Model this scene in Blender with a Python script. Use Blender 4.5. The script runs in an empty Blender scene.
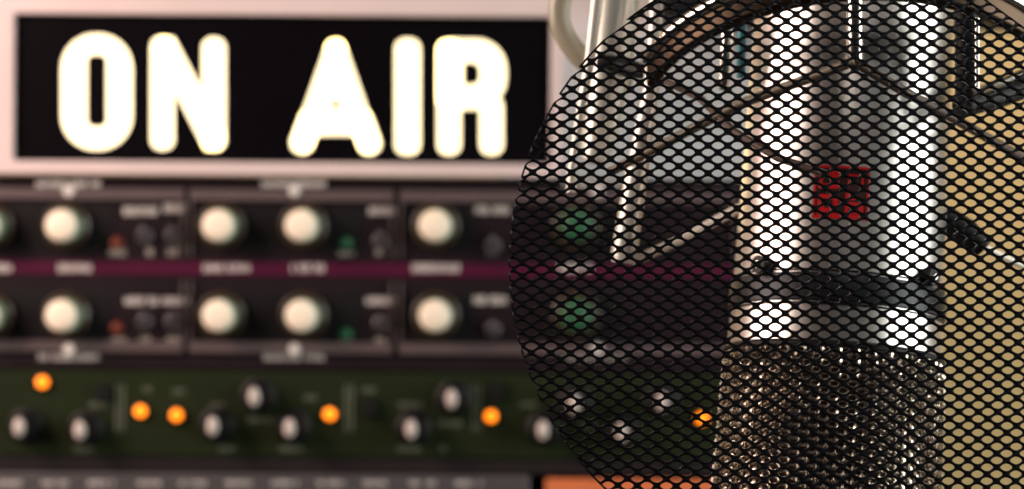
import bpy, math, random
from mathutils import Vector, Matrix
random.seed(7)
PI = math.pi
C = bpy.context.scene.collection
sc = bpy.context.scene

# ------------------------------------------------------------ camera
FOC = 85.0
F = 1024 * FOC / 36.0
ROLL = math.radians(0.4)
CZ = 1.30
cr, sr = math.cos(ROLL), math.sin(ROLL)
cam = bpy.data.cameras.new('camera')
camo = bpy.data.objects.new('camera', cam); C.objects.link(camo)
cam.lens = FOC; cam.sensor_width = 36; cam.sensor_fit = 'HORIZONTAL'
cam.clip_start = .02
right = Vector((cr, 0, sr)); up = Vector((-sr, 0, cr)); back = right.cross(up)
m = Matrix((right, up, back)).transposed().to_4x4(); m.translation = (0, 0, CZ)
camo.matrix_world = m
sc.camera = camo
cam.dof.use_dof = True
cam.dof.focus_distance = 0.622
cam.dof.aperture_fstop = 13
sc.view_settings.view_transform = 'Standard'
sc.view_settings.look = 'None'
sc.view_settings.exposure = 0.0
sc.view_settings.gamma = 1.0
sc.view_settings.use_curve_mapping = False

def at(x, y, d):
    u = x - 512; v = 244.5 - y
    return Vector(((u*cr - v*sr)*d/F, d, CZ + (u*sr + v*cr)*d/F))

# ------------------------------------------------------------ materials
def mat(name, col, rough=.5, metal=0, emit=None, es=0, spec=.5, noise=0, nscale=60, bump=0, stretch=None, coat=0, aniso=0):
    mt = bpy.data.materials.new(name); mt.use_nodes = True
    nt = mt.node_tree; b = nt.nodes['Principled BSDF']
    b.inputs['Base Color'].default_value = (*col, 1)
    b.inputs['Roughness'].default_value = rough
    b.inputs['Metallic'].default_value = metal
    b.inputs['Specular IOR Level'].default_value = spec
    b.inputs['Coat Weight'].default_value = coat
    if aniso:
        b.inputs['Anisotropic'].default_value = aniso
    if emit:
        b.inputs['Emission Color'].default_value = (*emit, 1)
        b.inputs['Emission Strength'].default_value = es
    if noise or bump:
        tc = nt.nodes.new('ShaderNodeTexCoord'); mp = nt.nodes.new('ShaderNodeMapping')
        nz = nt.nodes.new('ShaderNodeTexNoise'); nz.inputs['Scale'].default_value = nscale
        nz.inputs['Detail'].default_value = 4
        nt.links.new(tc.outputs['Object'], mp.inputs[0]); nt.links.new(mp.outputs[0], nz.inputs['Vector'])
        if stretch: mp.inputs['Scale'].default_value = stretch
        if noise:
            mx = nt.nodes.new('ShaderNodeMix'); mx.data_type = 'RGBA'
            mx.inputs[6].default_value = (*[c*(1-noise) for c in col], 1)
            mx.inputs[7].default_value = (*[min(1, c*(1+noise)) for c in col], 1)
            nt.links.new(nz.outputs['Fac'], mx.inputs[0]); nt.links.new(mx.outputs[2], b.inputs['Base Color'])
        if bump:
            bp = nt.nodes.new('ShaderNodeBump'); bp.inputs['Strength'].default_value = bump
            bp.inputs['Distance'].default_value = .0005
            nt.links.new(nz.outputs['Fac'], bp.inputs['Height']); nt.links.new(bp.outputs[0], b.inputs['Normal'])
    return mt

M = dict(
    letter = mat('backlit_letter', (1, .95, .8), .5, emit=(1, .80, .40), es=1.7),
    sign_face = mat('black_sign_face', (.0025, .002, .003), .35, spec=.08, noise=.3, nscale=12),
    sign_frame = mat('pale_sign_frame', (.60, .50, .50), .5, noise=.08, nscale=30),
    panel_dark = mat('aubergine_panel', (.013, .008, .011), .5, spec=.12, noise=.2, nscale=40),
    rim = mat('mauve_rim', (.085, .062, .066), .45, noise=.15, nscale=90),
    stripe = mat('magenta_stripe', (.060, .003, .025), .5, spec=.2, noise=.1),
    ink = mat('white_panel_ink', (.58, .55, .53), .6, noise=.1),
    ink_dim = mat('grey_panel_ink', (.36, .33, .30), .6, noise=.1),
    ink_green = mat('sage_panel_ink', (.10, .12, .085), .6, noise=.1),
    cream = mat('cream_cap', (.86, .76, .62), .45, noise=.05),
    capside = mat('sage_cap_side', (.20, .29, .20), .5, noise=.1),
    greencap = mat('green_cap', (.012, .085, .036), .5, noise=.1),
    skirt = mat('dark_knob_skirt', (.030, .017, .008), .4, noise=.2),
    black = mat('black_plastic', (.006, .006, .007), .5, spec=.2, noise=.2),
    green_panel = mat('olive_panel', (.0125, .019, .0065), .55, spec=.12, noise=.25, nscale=25),
    silver = mat('silver_tip', (.52, .45, .42), .4, .0, noise=.1),
    led_orange = mat('orange_lamp', (1, .3, .02), .4, emit=(1, .21, .006), es=2.2),
    led_red = mat('dim_red_lamp', (.12, .015, .006), .4, emit=(1, .1, .01), es=.03),
    led_green = mat('dim_green_lamp', (.01, .08, .035), .4, emit=(.02, 1, .3), es=.015),
    steel = mat('brushed_steel', (.13, .12, .13), .4, .6, noise=.2, nscale=50, stretch=(1, 1, 20)),
    orange_panel = mat('orange_panel', (.62, .16, .055), .5, noise=.15, nscale=40),
    cab = mat('black_cabinet', (.012, .009, .010), .6, spec=.2, noise=.2),
    nickel = mat('satin_nickel', (.78, .74, .72), .31, 1.0, noise=.04, nscale=80, stretch=(1, 1, .15)),
    collar = mat('dark_collar', (.014, .016, .020), .38, .6, noise=.2),
    wire = mat('grille_wire', (.72, .64, .56), .24, 1.0, noise=.1),
    innermesh = mat('grille_backing', (.018, .012, .010), .7, .2, noise=.3, nscale=800),
    mesh = mat('black_mesh_metal', (.010, .010, .014), .36, .3, spec=.45, noise=.2, nscale=600),
    red = mat('red_enamel', (.42, .004, .008), .35, noise=.15, nscale=300),
    engraved = mat('dark_engraving', (.05, .02, .018), .4, .7, noise=.2),
    bronze = mat('bronze_ring_metal', (.055, .037, .026), .35, 1.0, noise=.15, nscale=60),
    chrome = mat('polished_rod', (.78, .76, .72), .2, 1.0, noise=.05),
    tube = mat('pale_painted_tube', (.74, .73, .68), .28, .35, noise=.04),
    cable = mat('grey_cable_sheath', (.36, .33, .26), .22, noise=.08),
    cord = mat('ivory_woven_cord', (.80, .72, .64), .5, noise=.3, nscale=900),
    cord_tan = mat('tan_woven_cord', (.10, .075, .045), .5, noise=.6, nscale=900),
    cord_dark = mat('brown_woven_cord', (.05, .026, .016), .6, noise=.5, nscale=900),
    teal = mat('teal_sleeve', (.03, .22, .27), .4, noise=.1),
    wall_tan = mat('tan_wall_paint', (.80, .57, .26), .8, noise=.06, nscale=6, bump=.1),
    wall_grey = mat('grey_board_paint', (.80, .78, .80), .7, noise=.08, nscale=10),
    floor = mat('dark_floor', (.05, .04, .035), .6, noise=.3, nscale=8),
    white_wall = mat('side_wall_paint', (.30, .27, .25), .85, noise=.05, nscale=5),
    lamp_body = mat('lamp_housing', (.02, .02, .02), .5, noise=.1),
)

# ------------------------------------------------------------ mesh builder
class MB:
    def __init__(s): s.v = []; s.f = []; s.m = []; s.mi = 0
    def face(s, idx): s.f.append(idx); s.m.append(s.mi)
    def box(s, c, size):
        c = Vector(c); n = len(s.v); hx, hy, hz = size[0]/2, size[1]/2, size[2]/2
        for dz in (-hz, hz):
            for dx, dy in ((-hx, -hy), (hx, -hy), (hx, hy), (-hx, hy)):
                s.v.append(c + Vector((dx, dy, dz)))
        for q in ((3,2,1,0), (4,5,6,7), (0,1,5,4), (1,2,6,5), (2,3,7,6), (3,0,4,7)):
            s.face([n+i for i in q])
        return s
    def prism(s, pts, y0, y1):          # pts in x,z (counter-clockwise seen from -Y), front at y0
        n = len(s.v); k = len(pts)
        for y in (y0, y1):
            for p in pts: s.v.append(Vector((p[0], y, p[1])))
        s.face([n+i for i in range(k)]); s.face([n+k+i for i in reversed(range(k))])
        for i in range(k):
            j = (i+1) % k; s.face([n+i, n+k+i, n+k+j, n+j])
        return s
    def ring(s, po, pi_, y0, y1):
        n = len(s.v); k = len(po)
        for y in (y0, y1):
            for P in (po, pi_):
                for p in P: s.v.append(Vector((p[0], y, p[1])))
        for i in range(k):
            j = (i+1) % k
            s.face([n+i, n+j, n+k+j, n+k+i]); s.face([n+2*k+j, n+2*k+i, n+3*k+i, n+3*k+j])
            s.face([n+j, n+i, n+2*k+i, n+2*k+j]); s.face([n+k+i, n+k+j, n+3*k+j, n+3*k+i])
        return s
    def tube(s, pts, r, seg=12, caps=True, closed=False):
        pts = [Vector(p) for p in pts]; k = len(pts)
        rs = r if isinstance(r, (list, tuple)) else [r]*k
        n = len(s.v); prev = None
        for i, p in enumerate(pts):
            if closed: t = pts[(i+1) % k] - pts[i-1]
            else: t = pts[min(i+1, k-1)] - pts[max(i-1, 0)]
            t.normalize()
            if prev is None:
                a = Vector((0, 0, 1)) if abs(t.z) < .9 else Vector((1, 0, 0))
                u = t.cross(a).normalized()
            else:
                u = (prev - t*prev.dot(t)).normalized()
            w = t.cross(u); prev = u
            for q in range(seg):
                an = 2*PI*q/seg
                s.v.append(p + (u*math.cos(an) + w*math.sin(an))*rs[i])
        for i in range(k if closed else k-1):
            b = ((i+1) % k)
            for q in range(seg):
                q2 = (q+1) % seg
                s.face([n+i*seg+q, n+i*seg+q2, n+b*seg+q2, n+b*seg+q])
        if caps and not closed:
            s.face([n+q for q in reversed(range(seg))]); s.face([n+(k-1)*seg+q for q in range(seg)])
        return s
    def lathe(s, prof, axis='z', seg=64, c=(0,0,0)):     # prof: (r, h)
        c = Vector(c); n = len(s.v); k = len(prof)
        for r, h in prof:
            for q in range(seg):
                an = 2*PI*q/seg; a, b = r*math.cos(an), r*math.sin(an)
                s.v.append(c + (Vector((a, b, h)) if axis == 'z' else Vector((a, h, b))))
        for i in range(k-1):
            for q in range(seg):
                q2 = (q+1) % seg
                s.face([n+i*seg+q, n+i*seg+q2, n+(i+1)*seg+q2, n+(i+1)*seg+q])
        s.face([n+q for q in range(seg)]); s.face([n+(k-1)*seg+q for q in range(seg)])
        return s
    def build(s, name, mats, parent=None, loc=None, smooth=False, bevel=0, origin=None):
        me = bpy.data.meshes.new(name)
        off = Vector(origin) if origin is not None else Vector((0,0,0))
        if parent is not None and origin is None and loc is None: off = Vector(parent.location) if parent.get('base') else Vector((0,0,0))
        me.from_pydata([tuple(v-off) for v in s.v], [], s.f)
        if not isinstance(mats, (list, tuple)): mats = [mats]
        for mm in mats: me.materials.append(mm)
        for p, i in zip(me.polygons, s.m): p.material_index = i; p.use_smooth = smooth
        o = bpy.data.objects.new(name, me); C.objects.link(o)
        if parent is not None: o.parent = parent
        if loc is not None: o.location = loc
        elif origin is not None and parent is None: o.location = off
        elif origin is not None: o.location = off - (Vector(parent.location) if parent.get('base') else Vector((0,0,0)))
        if smooth:
            me.set_sharp_from_angle(angle=math.radians(38))
        if bevel:
            md = o.modifiers.new('bevel', 'BEVEL'); md.width = bevel; md.segments = 3; md.limit_method = 'ANGLE'
        return o

def tag(o, label=None, cat=None, group=None, kind=None):
    if label: o['label'] = label
    if cat: o['category'] = cat
    if group: o['group'] = group
    if kind: o['kind'] = kind
    return o
def thing(name, label, cat, loc, group=None):
    o = bpy.data.objects.new(name, None); C.objects.link(o); o.location = loc
    o.empty_display_size = .02
    o['base'] = 1
    return tag(o, label, cat, group)
def dup(o, parent, loc, off=None):
    c = o.copy(); C.objects.link(c); c.parent = parent; c.location = loc
    for ch in list(o.children):
        d = ch.copy(); C.objects.link(d); d.parent = c
    return c

def rrect(x0, x1, z0, z1, r, n=8):
    rs = r if isinstance(r, (list, tuple)) else [r]*4      # br, tr, tl, bl
    P = []
    for (cx, cz, a0, rr) in ((x1-rs[0], z0+rs[0], -PI/2, rs[0]), (x1-rs[1], z1-rs[1], 0, rs[1]),
                             (x0+rs[2], z1-rs[2], PI/2, rs[2]), (x0+rs[3], z0+rs[3], PI, rs[3])):
        for i in range(n+1):
            a = a0 + PI/2*i/n; P.append((cx+rr*math.cos(a), cz+rr*math.sin(a)))
    return P

# ============================================================ SETTING
def struct(name, c, size, m_):
    o = MB().box((0,0,0), size).build(name, m_); o.location = c; o['kind'] = 'structure'; return o
struct('floor', (0, .0, -.05), (4.4, 3.6, .1), M['floor'])
struct('wall_back', (0, 1.85, 1.25), (4.4, .1, 2.7), M['wall_tan'])
struct('wall_left', (-2.25, 0, 1.25), (.1, 3.8, 2.7), M['white_wall'])
struct('wall_right', (2.25, 0, 1.25), (.1, 3.8, 2.7), M['white_wall'])

# ============================================================ RACK
YP = 1.16
def P(x, y, d=YP): return at(x, y, d)
S = YP/F                                   # metres per pixel on the rack plane
zc = lambda x, y, d=YP: at(x, y, d)

def panel_extent(y0, y1):                  # z of rows, taken at x=270
    return at(270, y1, YP).z, at(270, y0, YP).z

RX0, RX1 = at(-105, 240, YP).x, at(884, 240, YP).x
ztop = at(270, 176, YP).z
cabx0, cabx1 = RX0-.004, RX1+.004
rack = thing('rack_cabinet', 'black equipment rack cabinet under the lit sign holding all the audio units', 'rack', ((cabx0+cabx1)/2, YP+.2, 0))
MB().box(((cabx0-.01), YP+.2, ztop/2-.002), (.02, .42, ztop-.004)).build('side_panel', M['cab'], rack, bevel=.001)
MB().box(((cabx1+.01), YP+.2, ztop/2-.002), (.02, .42, ztop-.004)).build('side_panel', M['cab'], rack, bevel=.001)
MB().box(((cabx0+cabx1)/2, YP+.217, ztop-.002), (cabx1-cabx0+.04, .424, .0038)).build('top_panel', M['cab'], rack, bevel=.0005)
MB().box(((cabx0+cabx1)/2, YP+.2, .05), (cabx1-cabx0, .40, .1)).build('bottom_panel', M['cab'], rack, bevel=.001)
MB().box(((cabx0+cabx1)/2, YP+.405, ztop/2), (cabx1-cabx0, .006, ztop-.02)).build('back_panel', M['cab'], rack)

def lettering(par, xc, y, w, h, yf, d=YP, step=3.4, lw=1.9, density=.92):
    """a row of tiny unreadable strokes centred at pixel xc,y"""
    n = int(w/step); mb = MB()
    for i in range(n):
        if random.random() > density: continue
        x = xc - w/2 + (i+.5)*step
        hh = h*random.uniform(.75, 1)
        c = at(x, y, d); s = d/F
        mb.box((c.x, yf, c.z), (lw*s*random.uniform(.8, 1.2), .0002, hh*s))
        if random.random() < .6:
            mb.box((c.x+s, yf, c.z+random.choice((-1, 0, 1))*hh*s*.4), (2.2*s, .0002, h*.22*s))
    mb.build('printed_label', par[1], par[0])

# knob prototype ------------------------------------------------
def make_knob(parent, loc, capm, sidem):
    k = MB()
    k.lathe([(.0105, 0), (.0115, -.001), (.0115, -.004), (.0098, -.0055), (.006, -.0055)], 'y', 40)
    o = k.build('knob', M['skirt'], parent, loc=loc, smooth=True)
    c = MB()
    c.mi = 0; c.lathe([(.0082, -.0055), (.0080, -.0135), (.0074, -.0150)], 'y', 40)
    cap = c.build('knob_side', sidem, o, smooth=True)
    c = MB(); c.lathe([(.0075, -.0148), (.0071, -.0158), (.006, -.0166), (.003, -.0171), (.0004, -.0172)], 'y', 40)
    f = c.build('knob_cap', capm, o, smooth=True)
    return o

# ---- unit A : two-channel unit with cream knobs
zA0, zA1 = panel_extent(178, 370)
ua = thing('preamp_unit', 'dark audio unit with cream knobs and magenta stripe, in the rack under the sign', 'audio equipment', ((RX0+RX1)/2, YP, zA0))
MB().box(((RX0+RX1)/2, YP+.002, (zA0+zA1)/2), (RX1-RX0, .004, zA1-zA0)).build('faceplate', M['panel_dark'], ua, bevel=.0006)
MB().box(((RX0+RX1)/2, YP+.15, (zA0+zA1)/2), (RX1-RX0-.03, .29, zA1-zA0-.012)).build('chassis', M['cab'], ua)
zs0, zs1 = panel_extent(262, 275.5)
MB().box(((RX0+RX1)/2, YP-.0004, (zs0+zs1)/2), (RX1-RX0-.004, .0008, zs1-zs0)).build('stripe', M['stripe'], ua)
def px2(x): return at(x, 268, YP).x
def zz(y): return at(270, y, YP).z
frames = [(-96, 184), (190, 393), (400, 735), (741, 876)]
for a, b in frames:
    for (yt, yb, flip) in ((190, 258, 0), (280, 353, 1)):
        mb = MB(); x0, x1 = px2(a), px2(b); z1_, z0_ = zz(yt), zz(yb)
        t = 11*S; th = 2.2*S
        if flip: inn = rrect(x0+th, x1-th, z0_+t, z1_+.0, 3*S)
        else:    inn = rrect(x0+th, x1-th, z0_-.0, z1_-t, 3*S)
        # an open tray frame: bar along the outer edge plus two thin posts
        zb = (z1_-t/2) if not flip else (z0_+t/2)
        mb.box(((x0+x1)/2, YP-.0015, zb), (x1-x0, .003, t))
        mb.box((x0+th/2, YP-.0012, (z0_+z1_)/2), (th, .0024, z1_-z0_-.0006))
        mb.box((x1-th/2, YP-.0012, (z0_+z1_)/2), (th, .0024, z1_-z0_-.0006))
        mb.build('module_frame', M['rim'], ua, bevel=.0006)
for y0, y1 in ((204, 251), (291, 341)):
    for a, b in ((-70, 112), (196, 362), (406, 474), (545, 620), (760, 850)):
        MB().box(((px2(a)+px2(b))/2, YP-.0001, (zz(y0)+zz(y1))/2), (px2(b)-px2(a), .0006, zz(y0)-zz(y1))).build('knob_plate', M['black'], ua, bevel=.0002)  # flat black plate behind each knob group, slightly proud of the faceplate
kn = None
kx = [(-9, 0), (67, 0), (222, 0), (304, 0), (436, 0), (576, 1), (800, 0)]
for y in (226, 315):
    for x, g in kx:
        p = at(x, y, YP); loc = Vector((p.x, YP-.0002, p.z)) - ua.location
        if g: make_knob(ua, loc, M['greencap'], M['greencap'])
        elif kn is None: kn = make_knob(ua, loc, M['cream'], M['capside'])
        else: dup(kn, ua, loc)
        # nothing separate is built to the right of each knob
ink = (ua, M['ink'])
for x in (-5, 75, 228, 308, 437, 575, 800): lettering(ink, x, 268, 34 if x not in (228, 437) else 50, 9, YP-.0010)
for x in (70, 295, 597): 
    lettering(ink, x, 184, 66, 7, YP-.0032); lettering(ink, x, 356.5, 64, 8, YP-.0002)
    for y in (191, 349):
        c = at(x, y, YP); MB().lathe([(.0028, -.0034), (.0024, -.0038)], 'y', 16, (c.x, YP, c.z)).build('position_mark', M['ink'], ua)
for (x, y, w) in ((140, 211, 34), (176, 208, 26), (381, 211, 32), (492, 210, 40), (141, 301, 34), (176, 301, 28), (381, 301, 32), (488, 300, 44)):
    lettering(ink, x, y, w, 9, YP-.0002)
ink = (ua, M['ink_dim'])
for (x, y, w) in ((118, 252, 18), (146, 252, 14), (176, 252, 18), (347, 252, 18), (380, 252, 10), (493, 251, 12), (118, 341, 18), (146, 341, 12), (176, 341, 20), (347, 340, 18), (381, 342, 12)):
    lettering(ink, x, y, w, 9, YP-.0002)
sw = None
for (x, y) in ((145, 236), (173, 236), (381, 241), (493, 246), (145, 322), (173, 322), (381, 324), (493, 330)):
    p = at(x, y, YP); loc = Vector((p.x, YP-.0001, p.z)) - ua.location
    if sw is None:
        sw = MB().lathe([(.0038, 0), (.0038, -.0018), (.0030, -.0024), (.0026, -.0012), (.0005, -.0012)], 'y', 24).build('toggle_switch', M['steel'], ua, loc=loc, smooth=True)
        MB().tube([(0, 0, 0), (0, -.006, .0025), (0, -.0085, .0035)], [.0009, .0011, .0014], 10).build('lever', M['steel'], sw, smooth=True)
    else: dup(sw, ua, loc)
for (x, y, k) in ((117, 243, 'r'), (346, 243, 'g'), (117, 328, 'r'), (346, 334, 'g')):
    p = at(x, y, YP); MB().lathe([(.0032, 0), (.0030, -.0015), (.002, -.0028), (.0004, -.0033)], 'y', 20).build('indicator_lamp', M['led_red' if k == 'r' else 'led_green'], ua, loc=Vector((p.x, YP, p.z))-ua.location, smooth=True)

# ---- unit B : olive green 1U unit with orange lamps
zB0, zB1 = panel_extent(371, 457)
ub = thing('compressor_unit', 'slim olive green audio unit with lit orange lamps and silver-tipped knobs', 'audio equipment', ((RX0+RX1)/2, YP, zB0))
MB().box(((RX0+RX1)/2, YP+.003, (zB0+zB1)/2), (RX1-RX0, .004, zB1-zB0-.0004)).build('faceplate', M['green_panel'], ub, bevel=.0006)
MB().box(((RX0+RX1)/2, YP+.15, (zB0+zB1)/2), (RX1-RX0-.03, .28, zB1-zB0-.004)).build('chassis', M['cab'], ub)
YB = YP+.001
lamp = None
for (x, y) in ((43, 382), (141, 411), (177, 415), (330, 414), (491, 416), (702, 418)):
    p = at(x, y, YB); loc = Vector((p.x, YB, p.z)) - ub.location
    if lamp is None:
        lamp = MB().lathe([(.0046, 0), (.0044, -.001), (.0034, -.0014)], 'y', 24).build('lamp_bezel', M['black'], ub, loc=loc, smooth=True)
        MB().lathe([(.0030, -.0010), (.0028, -.0028), (.0020, -.0040), (.0004, -.0045)], 'y', 24).build('orange_lamp', M['led_orange'], lamp, smooth=True)
    else: dup(lamp, ub, loc)
nb = None
for (x, y) in ((80, 428), (211, 424), (252, 395), (287, 426), (407, 427), (447, 397), (537, 428), (568, 402), (615, 430), (655, 400), (20, 425), (800, 400)):
    p = at(x+7, y, YB); loc = Vector((p.x, YB, p.z)) - ub.location
    if nb is None:
        nb = MB().lathe([(.0085, 0), (.0085, -.003), (.0068, -.004), (.0060, -.013), (.0052, -.0145), (.002, -.0148)], 'y', 28).build('small_knob', M['black'], ub, loc=loc, smooth=True)
        MB().lathe([(.0046, -.0145), (.0043, -.0165), (.003, -.0175), (.0004, -.0178)], 'y', 24, (-.0012, 0, 0)).build('silver_tip', M['silver'], nb, smooth=True).scale = (.62, 1, 1)
    else: dup(nb, ub, loc)
ink = (ub, M['ink_green'])
for x in (117, 123, 346, 352, 474, 480):
    c = at(x, 408, YB); MB().box((c.x, YB-.0002, c.z), (2.2*S, .0003, 46*S)).build('printed_line', M['ink_green'], ub)
for (x, y, w) in ((100, 405, 22), (218, 406, 16), (180, 392, 16), (310, 398, 14), (260, 420, 24), (410, 405, 24), (450, 424, 24), (228, 449, 20), (290, 449, 24), (410, 449, 26), (445, 449, 10), (85, 449, 24), (530, 405, 20), (590, 425, 20), (145, 389, 14), (370, 390, 16)):
    lettering(ink, x, y, w, 6, YB-.0002)
for (x, y) in ((370, 407), (104, 392), (495, 390)):
    p = at(x, y, YB); MB().box((0, -.002, 0), (.006, .004, .009)).build('push_button', M['black'], ub, loc=Vector((p.x, YB, p.z))-ub.location, bevel=.0008)

# ---- black vent blank
zV0, zV1 = panel_extent(457.5, 473.5)
bl = thing('blank_panel', 'narrow plain black blanking strip between green unit and the bottom units', 'panel', ((RX0+RX1)/2, YP, zV0))
mb = MB().box(((RX0+RX1)/2, YP+.004, (zV0+zV1)/2), (RX1-RX0, .004, zV1-zV0-.0004)); mb.build('faceplate', M['cab'], bl, bevel=.0005)
for x in (-95, 874):
    c = at(x, 466, YP); MB().lathe([(.003, .002), (.0028, .0005), (.0004, .0003)], 'y', 16, (c.x, YP, c.z)).build('screw', M['steel'], bl, smooth=True)

# ---- bottom units
zG0, zG1 = panel_extent(474, 562)
gx0, gx1 = RX0, px2(531)
ug = thing('half_rack_unit', 'brushed grey audio unit at bottom left of the rack', 'audio equipment', ((gx0+gx1)/2, YP, zG0))
MB().box(((gx0+gx1)/2, YP+.002, (zG0+zG1)/2), (gx1-gx0, .004, zG1-zG0)).build('faceplate', M['steel'], ug, bevel=.0012)
MB().box(((gx0+gx1)/2, YP+.15, (zG0+zG1)/2), (gx1-gx0-.01, .28, zG1-zG0-.006)).build('chassis', M['cab'], ug)
ink = (ug, M['ink'])
for x in range(10, 500, 46): lettering(ink, x, 483, 30, 5, YP-.0002)
kk = None
for x in range(20, 500, 80):
    p = at(x, 515, YP); loc = Vector((p.x, YP, p.z)) - ug.location
    if kk is None: kk = MB().lathe([(.008, 0), (.0075, -.010), (.004, -.012)], 'y', 24).build('knob', M['black'], ug, loc=loc, smooth=True)
    else: dup(kk, ug, loc)
ox0, ox1 = px2(547), RX1
uo = thing('half_rack_unit', 'orange fronted audio unit at the rack bottom, partly behind the pop filter', 'audio equipment', ((ox0+ox1)/2, YP, zG0))
zO1 = zz(477)
MB().box(((ox0+ox1)/2, YP+.002, (zG0+zO1)/2), (ox1-ox0, .004, zO1-zG0)).build('faceplate', M['orange_panel'], uo, bevel=.0012)
MB().box(((ox0+ox1)/2, YP+.15, (zG0+zO1)/2), (ox1-ox0-.01, .28, zO1-zG0-.006)).build('chassis', M['cab'], uo)
kk = None
for x in range(590, 880, 70):
    p = at(x, 522, YP); loc = Vector((p.x, YP, p.z)) - uo.location
    if kk is None: kk = MB().lathe([(.009, 0), (.0085, -.012), (.004, -.014)], 'y', 24).build('knob', M['black'], uo, loc=loc, smooth=True)
    else: dup(kk, uo, loc)
# lower blank doors down to the cabinet foot
MB().box(((RX0+RX1)/2, YP+.004, (zG0+.1)/2), (RX1-RX0, .006, zG0-.104)).build('front_door', M['cab'], rack, bevel=.001)

# ============================================================ ON AIR SIGN
YS = 1.155
SS = YS/F
def q(x, y):
    p = at(x, y, YS); return (p.x, p.z)
sx0, sx1 = at(-16, 90, YS).x, at(563, 90, YS).x
sz0, sz1 = ztop + .0002, at(280, -16, YS).z
sign = thing('on_air_sign', 'lit ON AIR sign box with glowing letters on black, standing on the rack', 'sign', ((sx0+sx1)/2, YS, sz0))
ix0, ix1 = at(14, 90, YS).x, at(550.5, 90, YS).x
iz0, iz1 = at(280, 162.5, YS).z, at(280, 15.5, YS).z
MB().ring(rrect(sx0, sx1, sz0, sz1, .003), rrect(ix0, ix1, iz0, iz1, .0015), YS-.002, YS+.008).build('frame', M['sign_frame'], sign, bevel=.0008)
MB().box(((sx0+sx1)/2, YS+.045, (sz0+sz1)/2), (sx1-sx0-.006, .075, sz1-sz0-.004)).build('housing', M['sign_frame'], sign, bevel=.002)
MB().box(((ix0+ix1)/2, YS+.0035, (iz0+iz1)/2), (ix1-ix0+.002, .003, iz1-iz0+.002)).build('face', M['sign_face'], sign)
YL = YS+.0018
def disc(mb, x, y, r, n=20):
    cx, cz = q(x, y); mb.prism([(cx+r*SS*math.cos(2*PI*i/n), cz+r*SS*math.sin(2*PI*i/n)) for i in range(n)], YL-.0003, YL)
def stroke(mb, x0, y0, x1, y1, w, rnd=None):
    """rounded bar from x0,y0 to x1,y1 (pixels on the sign plane), end faces rounded with radius rnd"""
    rnd = w/2 if rnd is None else rnd
    a = math.atan2(y1-y0, x1-x0); L = math.hypot(x1-x0, y1-y0)
    pts = rrect(-w/2, L+w/2, -w/2, w/2, rnd)
    out = [q(x0 + u*math.cos(a) - v*math.sin(a), y0 + u*math.sin(a) + v*math.cos(a)) for u, v in pts]
    out.reverse()
    mb.prism(out, YL-.0003, YL)
def rr(x0, x1, y0, y1, r):
    pts = rrect(x0, x1, y0, y1, r); out = [q(u, v) for u, v in pts]; out.reverse(); return out
def poly(mb, pts):
    mb.prism([q(*p) for p in pts], YL-.0003, YL)
W = 23
L = MB(); L.ring(rr(61, 131.5, 34, 149.5, 34), rr(86, 106.5, 54, 127, 7), YL-.0003, YL); L.build('letter_o', M['letter'], sign)
L = MB(); stroke(L, 162, 48, 162, 138, W, 10); stroke(L, 213.5, 49, 213.5, 139, W, 10)
poly(L, [(153, 48), (160, 37), (173, 37), (224, 134), (221, 148), (205, 150)]); L.build('letter_n', M['letter'], sign)
L = MB(); stroke(L, 335.5, 49, 303, 141, W-3); stroke(L, 335.5, 49, 368, 142, W-3)
stroke(L, 310, 121, 302, 142, W, 11); stroke(L, 361, 121, 369, 143, W, 11)
poly(L, [(316, 109), (314, 135), (358, 135), (354, 109)]); poly(L, [(329, 62), (324, 96), (347, 96), (342, 62)])
poly(L, [(316, 112), (329, 112), (335, 95), (322, 95)]); poly(L, [(356, 112), (342, 112), (336, 95), (349, 95)])
L.build('letter_a', M['letter'], sign)
L = MB(); stroke(L, 407.5, 51, 407.5, 142, W+2, 10); L.build('letter_i', M['letter'], sign)
L = MB(); stroke(L, 449, 51, 449, 143, W, 10)
L.ring(rr(437, 506, 39, 109, [30, 32, 11, 11]), rr(463, 480, 62, 85, [8, 8, 3, 3]), YL-.0003, YL)
stroke(L, 491.5, 108, 491.5, 143, W, 10)
L.build('letter_r', M['letter'], sign)

# grey board beside the sign
gb = thing('grey_board', 'pale grey upright board to the right of the sign, behind the boom tube', 'board', (at(680, 170, 1.3).x, 1.3, ztop))
bx0, bx1 = at(500, 80, 1.3).x, at(800, 80, 1.3).x
MB().box(((bx0+bx1)/2, 1.30, ztop+.12), (bx1-bx0, .018, .24)).build('board', M['wall_grey'], gb, bevel=.002)
MB().box(((bx0+bx1)/2, 1.35, ztop+.006), (bx1-bx0, .08, .012)).build('foot', M['wall_grey'], gb, bevel=.002)

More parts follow.
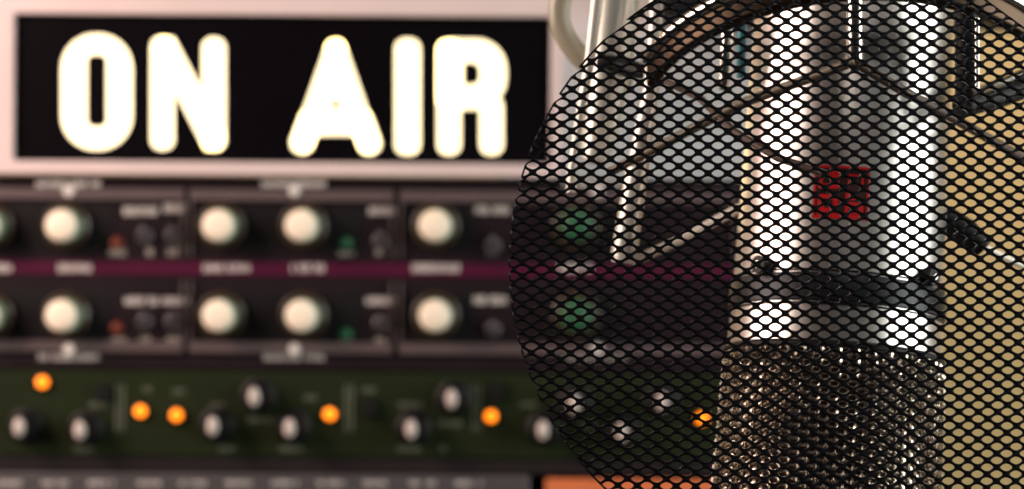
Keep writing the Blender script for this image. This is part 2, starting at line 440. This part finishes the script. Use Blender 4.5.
# ============================================================ MICROPHONE
MIC_D = .70
mic = thing('condenser_microphone', 'large silver studio microphone hanging upside down behind the mesh pop filter', 'microphone', at(837, 302.5, MIC_D))
del mic['base']
mic.rotation_euler = (math.radians(-9), math.radians(4.2), 0)
body = MB(); body.lathe([(.012, .112), (.020, .111), (.0255, .106), (.0287, .100), (.0291, .085), (.0299, .030), (.0303, .005), (.0306, -.006), (.0310, -.0148), (.0300, -.0158), (.0100, -.0158)], 'z', 128)
body.build('body', M['nickel'], mic, smooth=True)
col = MB(); col.lathe([(.0300, .0042), (.0309, .0039), (.0312, .0032), (.0313, -.0030), (.0313, -.0037), (.0304, -.0042)], 'z', 128)
col.build('collar', M['collar'], mic, smooth=True)
def cyl_pt(r, ang, z): return Vector((r*math.sin(ang), -r*math.cos(ang), z))
for xo in (-.0235, .0215):
    a = math.asin(xo/.0305)
    sm = MB(); p0 = cyl_pt(.0290, a, .0060); p1 = cyl_pt(.0336, a, .0060)
    sm.tube([p0, p1], .0026, 14); s_ = sm.build('set_screw', M['black'], mic, smooth=True)
    sl = MB(); sl.tube([cyl_pt(.0337, a, .0060), cyl_pt(.0340, a, .0060)], .0009, 8); sl.build('screw_slot', M['chrome'], s_)
# engraved rings just above and below the collar
rg = MB()
for z, r in ((.0047, .0304), (-.0047, .0307)):
    rg.tube([cyl_pt(r, 2*PI*i/96, z) for i in range(96)], .00035, 6, closed=True)
rg.build('trim_ring', M['collar'], mic, smooth=True)
# red seal-like badge
bd = MB()
R_ = .0294
def patch(mb, x0, x1, z0, z1, dr, n=6):
    nn = len(mb.v)
    def rad(z): return .0299 + (.030-z)*.0004/.025 + dr
    for k in range(2):
        for i in range(n+1):
            x = x0 + (x1-x0)*i/n
            z = z0 if k == 0 else z1
            r = rad(z); mb.v.append(Vector((x, -math.sqrt(r*r-x*x), z)))
    for i in range(n): mb.face([nn+i, nn+i+1, nn+n+2+i, nn+n+1+i])
bw, bz = .0076, .0268
bx = -.0046
def rectp(mb, a, b, c, d, dr): patch(mb, bx+a*bw, bx+b*bw, bz+c*bw, bz+d*bw, dr)
for (a, b, c, d) in ((-1, 1, .9, 1), (-1, 1, -1, -.9), (-1, -.92, -.9, .9), (.92, 1, -.9, .9),
                     (-.85, -.1, .12, .78), (-.85, -.1, -.78, -.1), (.15, .82, -.8, -.35), (.15, .5, -.28, -.02),
                     (-.85, .8, -.9, -.82), (.2, .78, .62, .7), (.2, .28, .2, .62), (.7, .78, .2, .62)):
    rectp(bd, a, b, c, d, .00022)
badge = bd.build('badge', M['red'], mic, smooth=True)
bd = MB(); rectp(bd, -.93, .93, -.93, .93, .00012)
for (a, b, c, d) in ((-.7, -.45, .3, .6), (-.6, -.3, -.6, -.3), (.3, .6, -.7, -.5)): rectp(bd, a, b, c, d, .0003)
bd.build('badge_engraving', M['engraved'], badge, smooth=True)
# woven wire head grille
GZ0, GZ1 = -.0168, -.088
def gr(z):
    t = (GZ0 - z)
    r = .0310 + .0010*min(1, t/.05)
    if t < .0022: r -= .0010*(1-t/.0022)**2
    if t > .055:
        e = min(1, (t-.055)/.0135); r *= math.sqrt(max(0.02, 1-e*e*.85))
    return r
g = MB(); NW = 78; WR = .00050; pz = .00185
nz_ = int((GZ0-GZ1)/pz)
for i in range(NW):
    a = 2*PI*i/NW; pts = []
    for j in range(nz_*4+1):
        z = GZ0 - j*pz/4
        w = math.cos(PI*(j/4.0)) * (1 if i % 2 else -1)
        pts.append(cyl_pt(gr(z) + w*WR*1.15, a, z))
    g.tube(pts, WR, 6)
for j in range(nz_+1):
    z = GZ0 - j*pz; pts = []
    n = NW*4
    for k in range(n):
        w = -math.cos(PI*k/4.0) * (1 if (j % 2) == 0 else -1) 
        pts.append(cyl_pt(gr(z) - w*WR*-.9*-1, 2*PI*k/n, z))
    g.tube(pts, WR*.85, 6, closed=True)
grille = g.build('head_grille', M['wire'], mic, smooth=True)
ib = MB(); ib.lathe([(.012, -.0165), (.0290, -.0172), (.0294, -.040), (.0296, -.074), (.024, -.086), (.012, -.0885)], 'z', 64)
ib.build('grille_lining', M['innermesh'], grille, smooth=True)
rb = MB(); rb.lathe([(.0290, -.0150), (.0314, -.0152), (.0319, -.0158), (.0319, -.0164), (.0312, -.0168), (.0290, -.0168)], 'z', 128)
rb.build('grille_rim', M['black'], mic, smooth=True)

# ============================================================ SHOCK MOUNT
sm = thing('shock_mount', 'bronze and silver shock mount with stretched cords holding the microphone', 'microphone mount', at(860, 106, .72))
ringc = at(848, 112, .72); RR = 215*.72/F; tl = math.radians(31)
def band(mb, a0, a1, h, t, n=96):
    nn = len(mb.v)
    ux = Vector((1, 0, 0)); uy = Vector((0, -math.cos(tl), math.sin(tl))); uz = ux.cross(-uy).normalized()
    for i in range(n+1):
        a = a0 + (a1-a0)*i/n; d = ux*math.cos(a) + uy*math.sin(a)
        for r, z in ((RR, h/2), (RR, -h/2), (RR-t, -h/2), (RR-t, h/2)):
            mb.v.append(ringc + d*r + Vector((0, 0, z)))
    for i in range(n):
        for k in range(4):
            mb.face([nn+i*4+k, nn+i*4+(k+1) % 4, nn+(i+1)*4+(k+1) % 4, nn+(i+1)*4+k])
    mb.face([nn, nn+3, nn+2, nn+1]); mb.face([nn+n*4+k for k in range(4)])
mb = MB(); band(mb, math.radians(14), math.radians(163), .0078, .003)
mb.build('support_ring', M['bronze'], sm, smooth=True, bevel=.0008)
ew = MB(); ux = Vector((1, 0, 0)); uy = Vector((0, -math.cos(tl), math.sin(tl)))
ew.tube([ringc + (ux*math.cos(math.radians(a)) + uy*math.sin(math.radians(a)))*(RR+.0002) + Vector((0, 0, .0036)) for a in range(14, 164, 2)], .0017, 12)  # bright strip added along the ring's top edge to stand in for its highlight
ew.build('ring_highlight', M['chrome'], sm, smooth=True)
def rod(name, pts, r, mt, par=sm, seg=16):
    return MB().tube([at(*p) for p in pts], r, seg).build(name, mt, par, smooth=True)
rod('post', [(657, -46, .722), (656, 20, .722), (651, 88, .722), (637, 170, .722), (624, 256, .722), (623, 263, .722)], [.0022, .0022, .0024, .0034, .0040, .0034], M['tube'])
rod('post', [(855, -40, .652), (855, 20, .652), (855, 62, .652), (855, 68, .652)], [.0022, .0022, .0022, .0014], M['chrome'])
rod('post', [(967, 12, .675), (967, 96, .675), (967, 104, .675)], [.0034, .0034, .0024], M['black'])
rod('hanger_arm', [(621, -48, .740), (657, -42, .722), (760, -44, .69), (856, -42, .652)], .0028, M['black'])
rod('edge_wire', [(977, 18, .672), (977, 92, .672)], .0007, M['chrome'])
rod('post', [(727, 30, .705), (724, 84, .705), (723, 90, .705)], [.0018, .0018, .0012], M['chrome'])
rod('sleeve', [(742, 16, .700), (741, 78, .700)], .0013, M['teal'])
rod('brace_rod', [(962, 106, .679), (1000, 96, .693), (1075, 68, .718)], .0034, M['black'])
rod('brace_rod', [(972, 93, .672), (1000, 83, .688), (1075, 50, .712)], .0013, M['chrome'])
rod('elastic_cord', [(610, 172, .705), (740, 104, .672), (855, 61, .650)], .0014, M['cord_tan'])
rod('elastic_cord', [(655, 76, .722), (700, 98, .69), (735, 132, .668), (778, 158, .655), (826, 174, .6505)], .0011, M['cord_dark'])
rod('elastic_cord', [(858, 64, .650), (905, 92, .655), (960, 122, .68), (1040, 168, .71)], .0014, M['cord_dark'])
rod('elastic_cord', [(632, 262, .722), (680, 240, .722), (736, 210, .722), (790, 186, .724)], .0015, M['cord'])
rod('cord_clip', [(944, 216, .70), (966, 232, .70), (984, 248, .70)], [.0034, .0040, .0030], M['black'])
rod('elastic_cord', [(984, 247, .70), (1004, 257, .705), (1040, 274, .71)], .0009, M['cord'])
rod('cord_clip', [(600, 60, .74), (628, 68, .735), (645, 72, .728)], [.0022, .0030, .0022], M['black'])

# boom tube, cable
bt = thing('boom_tube', 'pale metal boom tube coming down beside the upper left edge of pop filter', 'boom arm', at(622, -60, .745))
MB().tube([at(690, -900, .745), at(621, -60, .745), at(610, 60, .745), at(599, 140, .745), at(594, 160, .745), at(593, 164, .745)], [.0078, .0078, .0072, .0050, .0040, .0026], 32).build('tube', M['tube'], bt, smooth=True)
MB().tube([at(600, -60, .735), at(597, 0, .735), at(590, 60, .735), at(581, 110, .735), at(572, 168, .735), at(571, 192, .735)], [.0019, .0019, .0017, .0015, .0013, .0016], 16).build('rod', M['tube'], bt, smooth=True)
MB().tube([at(596, -52, .735), at(624, -52, .745)], .004, 12).build('clamp', M['black'], bt, smooth=True)
cb = MB()
pts = []
for (x, y, d) in ((640, -220, .76), (600, -90, .76), (578, -35, .76), (563, -8, .76), (559, 14, .76), (564, 34, .76), (578, 54, .76), (600, 74, .76), (615, 84, .757), (622, 80, .752)):
    pts.append(at(x, y, d))
# smooth the path
def smooth_path(p, n=6):
    out = []
    for i in range(len(p)-1):
        p0 = p[max(i-1, 0)]; p1 = p[i]; p2 = p[i+1]; p3 = p[min(i+2, len(p)-1)]
        for k in range(n):
            t = k/n
            out.append(.5*((2*p1)+(p2-p0)*t+(2*p0-5*p1+4*p2-p3)*t*t+(3*p1-p0-3*p2+p3)*t**3))
    out.append(p[-1]); return out
cb.tube(smooth_path(pts), .0034, 20)
o = cb.build('microphone_cable', M['cable'], smooth=True, origin=at(575, 50, .77))
tag(o, 'thick grey cable curving out in a loop beside the sign, left of boom tube', 'cable')

# black box behind the mount
bb = thing('equipment_box', 'matt black box above the microphone, behind the bronze ring of its mount', 'box', (at(900, 0, 1.2).x, 1.24, at(900, 20, 1.2).z))
x0, x1 = at(660, 0, 1.2).x, at(1180, 0, 1.2).x; zb = at(800, 17, 1.2).z
MB().box(((x0+x1)/2, 1.24, zb+.10), (x1-x0, .08, .20)).build('housing', M['black'], bb, bevel=.004)
MB().box((x1-.06, 1.54, zb+.15), (.05, .52, .05)).build('wall_bracket', M['cab'], bb, bevel=.002)
mb = MB().ring(rrect(x0+.008, x1-.008, zb+.008, zb+.192, .006), rrect(x0+.014, x1-.014, zb+.014, zb+.186, .004), 1.1985, 1.2005)
mb.build('front_trim', M['cab'], bb)

# ============================================================ POP FILTER
PD = .60
pc = at(822.5, 264, PD); PR = 314*PD/F
s_ = PD/F
pop = thing('pop_filter', 'round black expanded-metal mesh pop filter standing in front of the microphone', 'pop filter', (pc.x, PD, 0))
AX, AZ = 19.5*s_, 13.95*s_                     # cell pitch
oc = at(777, 104, PD); ou, ov = oc.x-pc.x, oc.z-pc.z
ROLLR = .0010; R0 = PR; SIDE = -.0012
def wrap(u, v, dep):
    r = math.hypot(u, v)
    if r < 1e-9: return Vector((0, -dep, 0))
    cu, cv = u/r, v/r
    dome = .0035*(min(r, R0)/R0)**2
    if r <= R0: return Vector((u, dome-dep, v))
    s = r - R0; a = s/ROLLR
    if a < PI/2:
        rad = R0 + (ROLLR+dep)*math.sin(a); y = dome + ROLLR - (ROLLR+dep)*math.cos(a)
    else:
        rad = R0 + ROLLR + dep; y = dome + ROLLR + (s - ROLLR*PI/2)
    return Vector((cu*rad, y, cv*rad))
mb = MB(); T = .00042
HA, HB = AX*.318, AZ*.268
EX = 1.6
NP = 16
n_i = int(PR*1.3/AX)+3; n_j = int(PR*1.3/AZ)+3
SMAX = PR
cache = {}
def vid(u, v, dep, lim=None):
    lim = PR if lim is None else lim
    q_ = math.hypot(u, v)
    if q_ > lim: u, v = u*lim/q_, v*lim/q_
    key = (round(u*1e7), round(v*1e7), round(dep*1e7))
    if key in cache: return cache[key]
    mb.v.append(wrap(u, v, dep) + Vector((pc.x, PD, pc.z))); cache[key] = len(mb.v)-1
    return cache[key]
def cell(cu, cv):
    hole = []; rim_ = []
    for k in range(NP):
        a = 2*PI*k/NP; ca, sa = math.cos(a), math.sin(a)
        hx = HA*math.copysign(abs(ca)**(2/EX), ca); hz = HB*math.copysign(abs(sa)**(2/EX), sa)
        # outer rhombus point in the same parameterisation
        t = abs(ca)**2; ux = math.copysign(AX/2*t, ca) if abs(ca) > 1e-9 else 0; uz = math.copysign(AZ/2*(1-t), sa) if abs(sa) > 1e-9 else 0
        # irregular hand: tiny jitter
        hole.append((cu+hx, cv+hz, hz/HB)); rim_.append((cu+ux, cv+uz))
    fo, bo, fi, bi = [], [], [], []
    for k in range(NP):
        u, v = rim_[k]; fo.append(vid(u, v, T)); bo.append(vid(u, v, -T))
        u, v, s = hole[k]; sh = -.00030*s
        fi.append(vid(u, v, T*.6+sh, PR-.0005)); bi.append(vid(u, v, -T*.6+sh, PR-.0005))
    for k in range(NP):
        j = (k+1) % NP
        mb.face([fo[k], fo[j], fi[j], fi[k]]); mb.face([bo[j], bo[k], bi[k], bi[j]])
        mb.face([fi[k], fi[j], bi[j], bi[k]])
for i in range(-n_i*2, n_i*2+1):
    for j in range(-n_j*2, n_j*2+1):
        if (i+j) % 2: continue
        cu = ou + i*AX/2; cv = ov + j*AZ/2
        if math.hypot(cu, cv) > SMAX + AX*.12: continue
        cell(cu, cv)
o = mb.build('mesh_screen', M['mesh'], pop, smooth=True)
# gooseneck and stand below the frame
zbot = pc.z - PR
MB().box((pc.x, PD+.010, zbot+.002), (.018, .012, .020)).build('clamp_block', M['black'], pop, bevel=.002)
MB().tube([(pc.x, PD+.010, zbot-.006), (pc.x, PD+.010, .6), (pc.x, PD+.010, .02)], [.004, .006, .008], 16).build('stand_pole', M['black'], pop, smooth=True)
MB().lathe([(.11, 0), (.11, .008), (.10, .014), (.02, .020), (.01, .03)], 'z', 48, (pc.x, PD+.010, .0)).build('stand_base', M['black'], pop, smooth=True)

# ============================================================ LIGHTS
def area(name, loc, target, sx, sy, w, col):
    l = bpy.data.lights.new(name, 'AREA'); l.shape = 'RECTANGLE'; l.size = sx; l.size_y = sy
    l.energy = w; l.color = col
    o = bpy.data.objects.new(name, l); C.objects.link(o); o.location = loc
    o.rotation_euler = (Vector(target)-Vector(loc)).to_track_quat('-Z', 'Y').to_euler()
    return o
area('key_softbox_light', (-.95, .60, 1.62), (.1, .80, 1.30), .65, .8, 14, (1, .80, .68))
area('window_light', (1.25, .45, 1.50), (.1, .72, 1.35), .85, 1.1, 20, (.97, 1, .92))
sp = area('warm_sign_lamp', (-.46, .90, 1.50), (-.30, 1.15, 1.36), .12, .12, 1.3, (1, .62, .52))
area('ceiling_lamp_light', (.25, -.25, 2.35), (.09, .66, 1.27), .22, .10, 3.6, (1, .93, .86))
w = bpy.data.worlds.new('world'); sc.world = w; w.use_nodes = True
w.node_tree.nodes['Background'].inputs[0].default_value = (.5, .45, .48, 1)
w.node_tree.nodes['Background'].inputs[1].default_value = .02
for o in bpy.data.objects:
    if 'base' in o: del o['base']
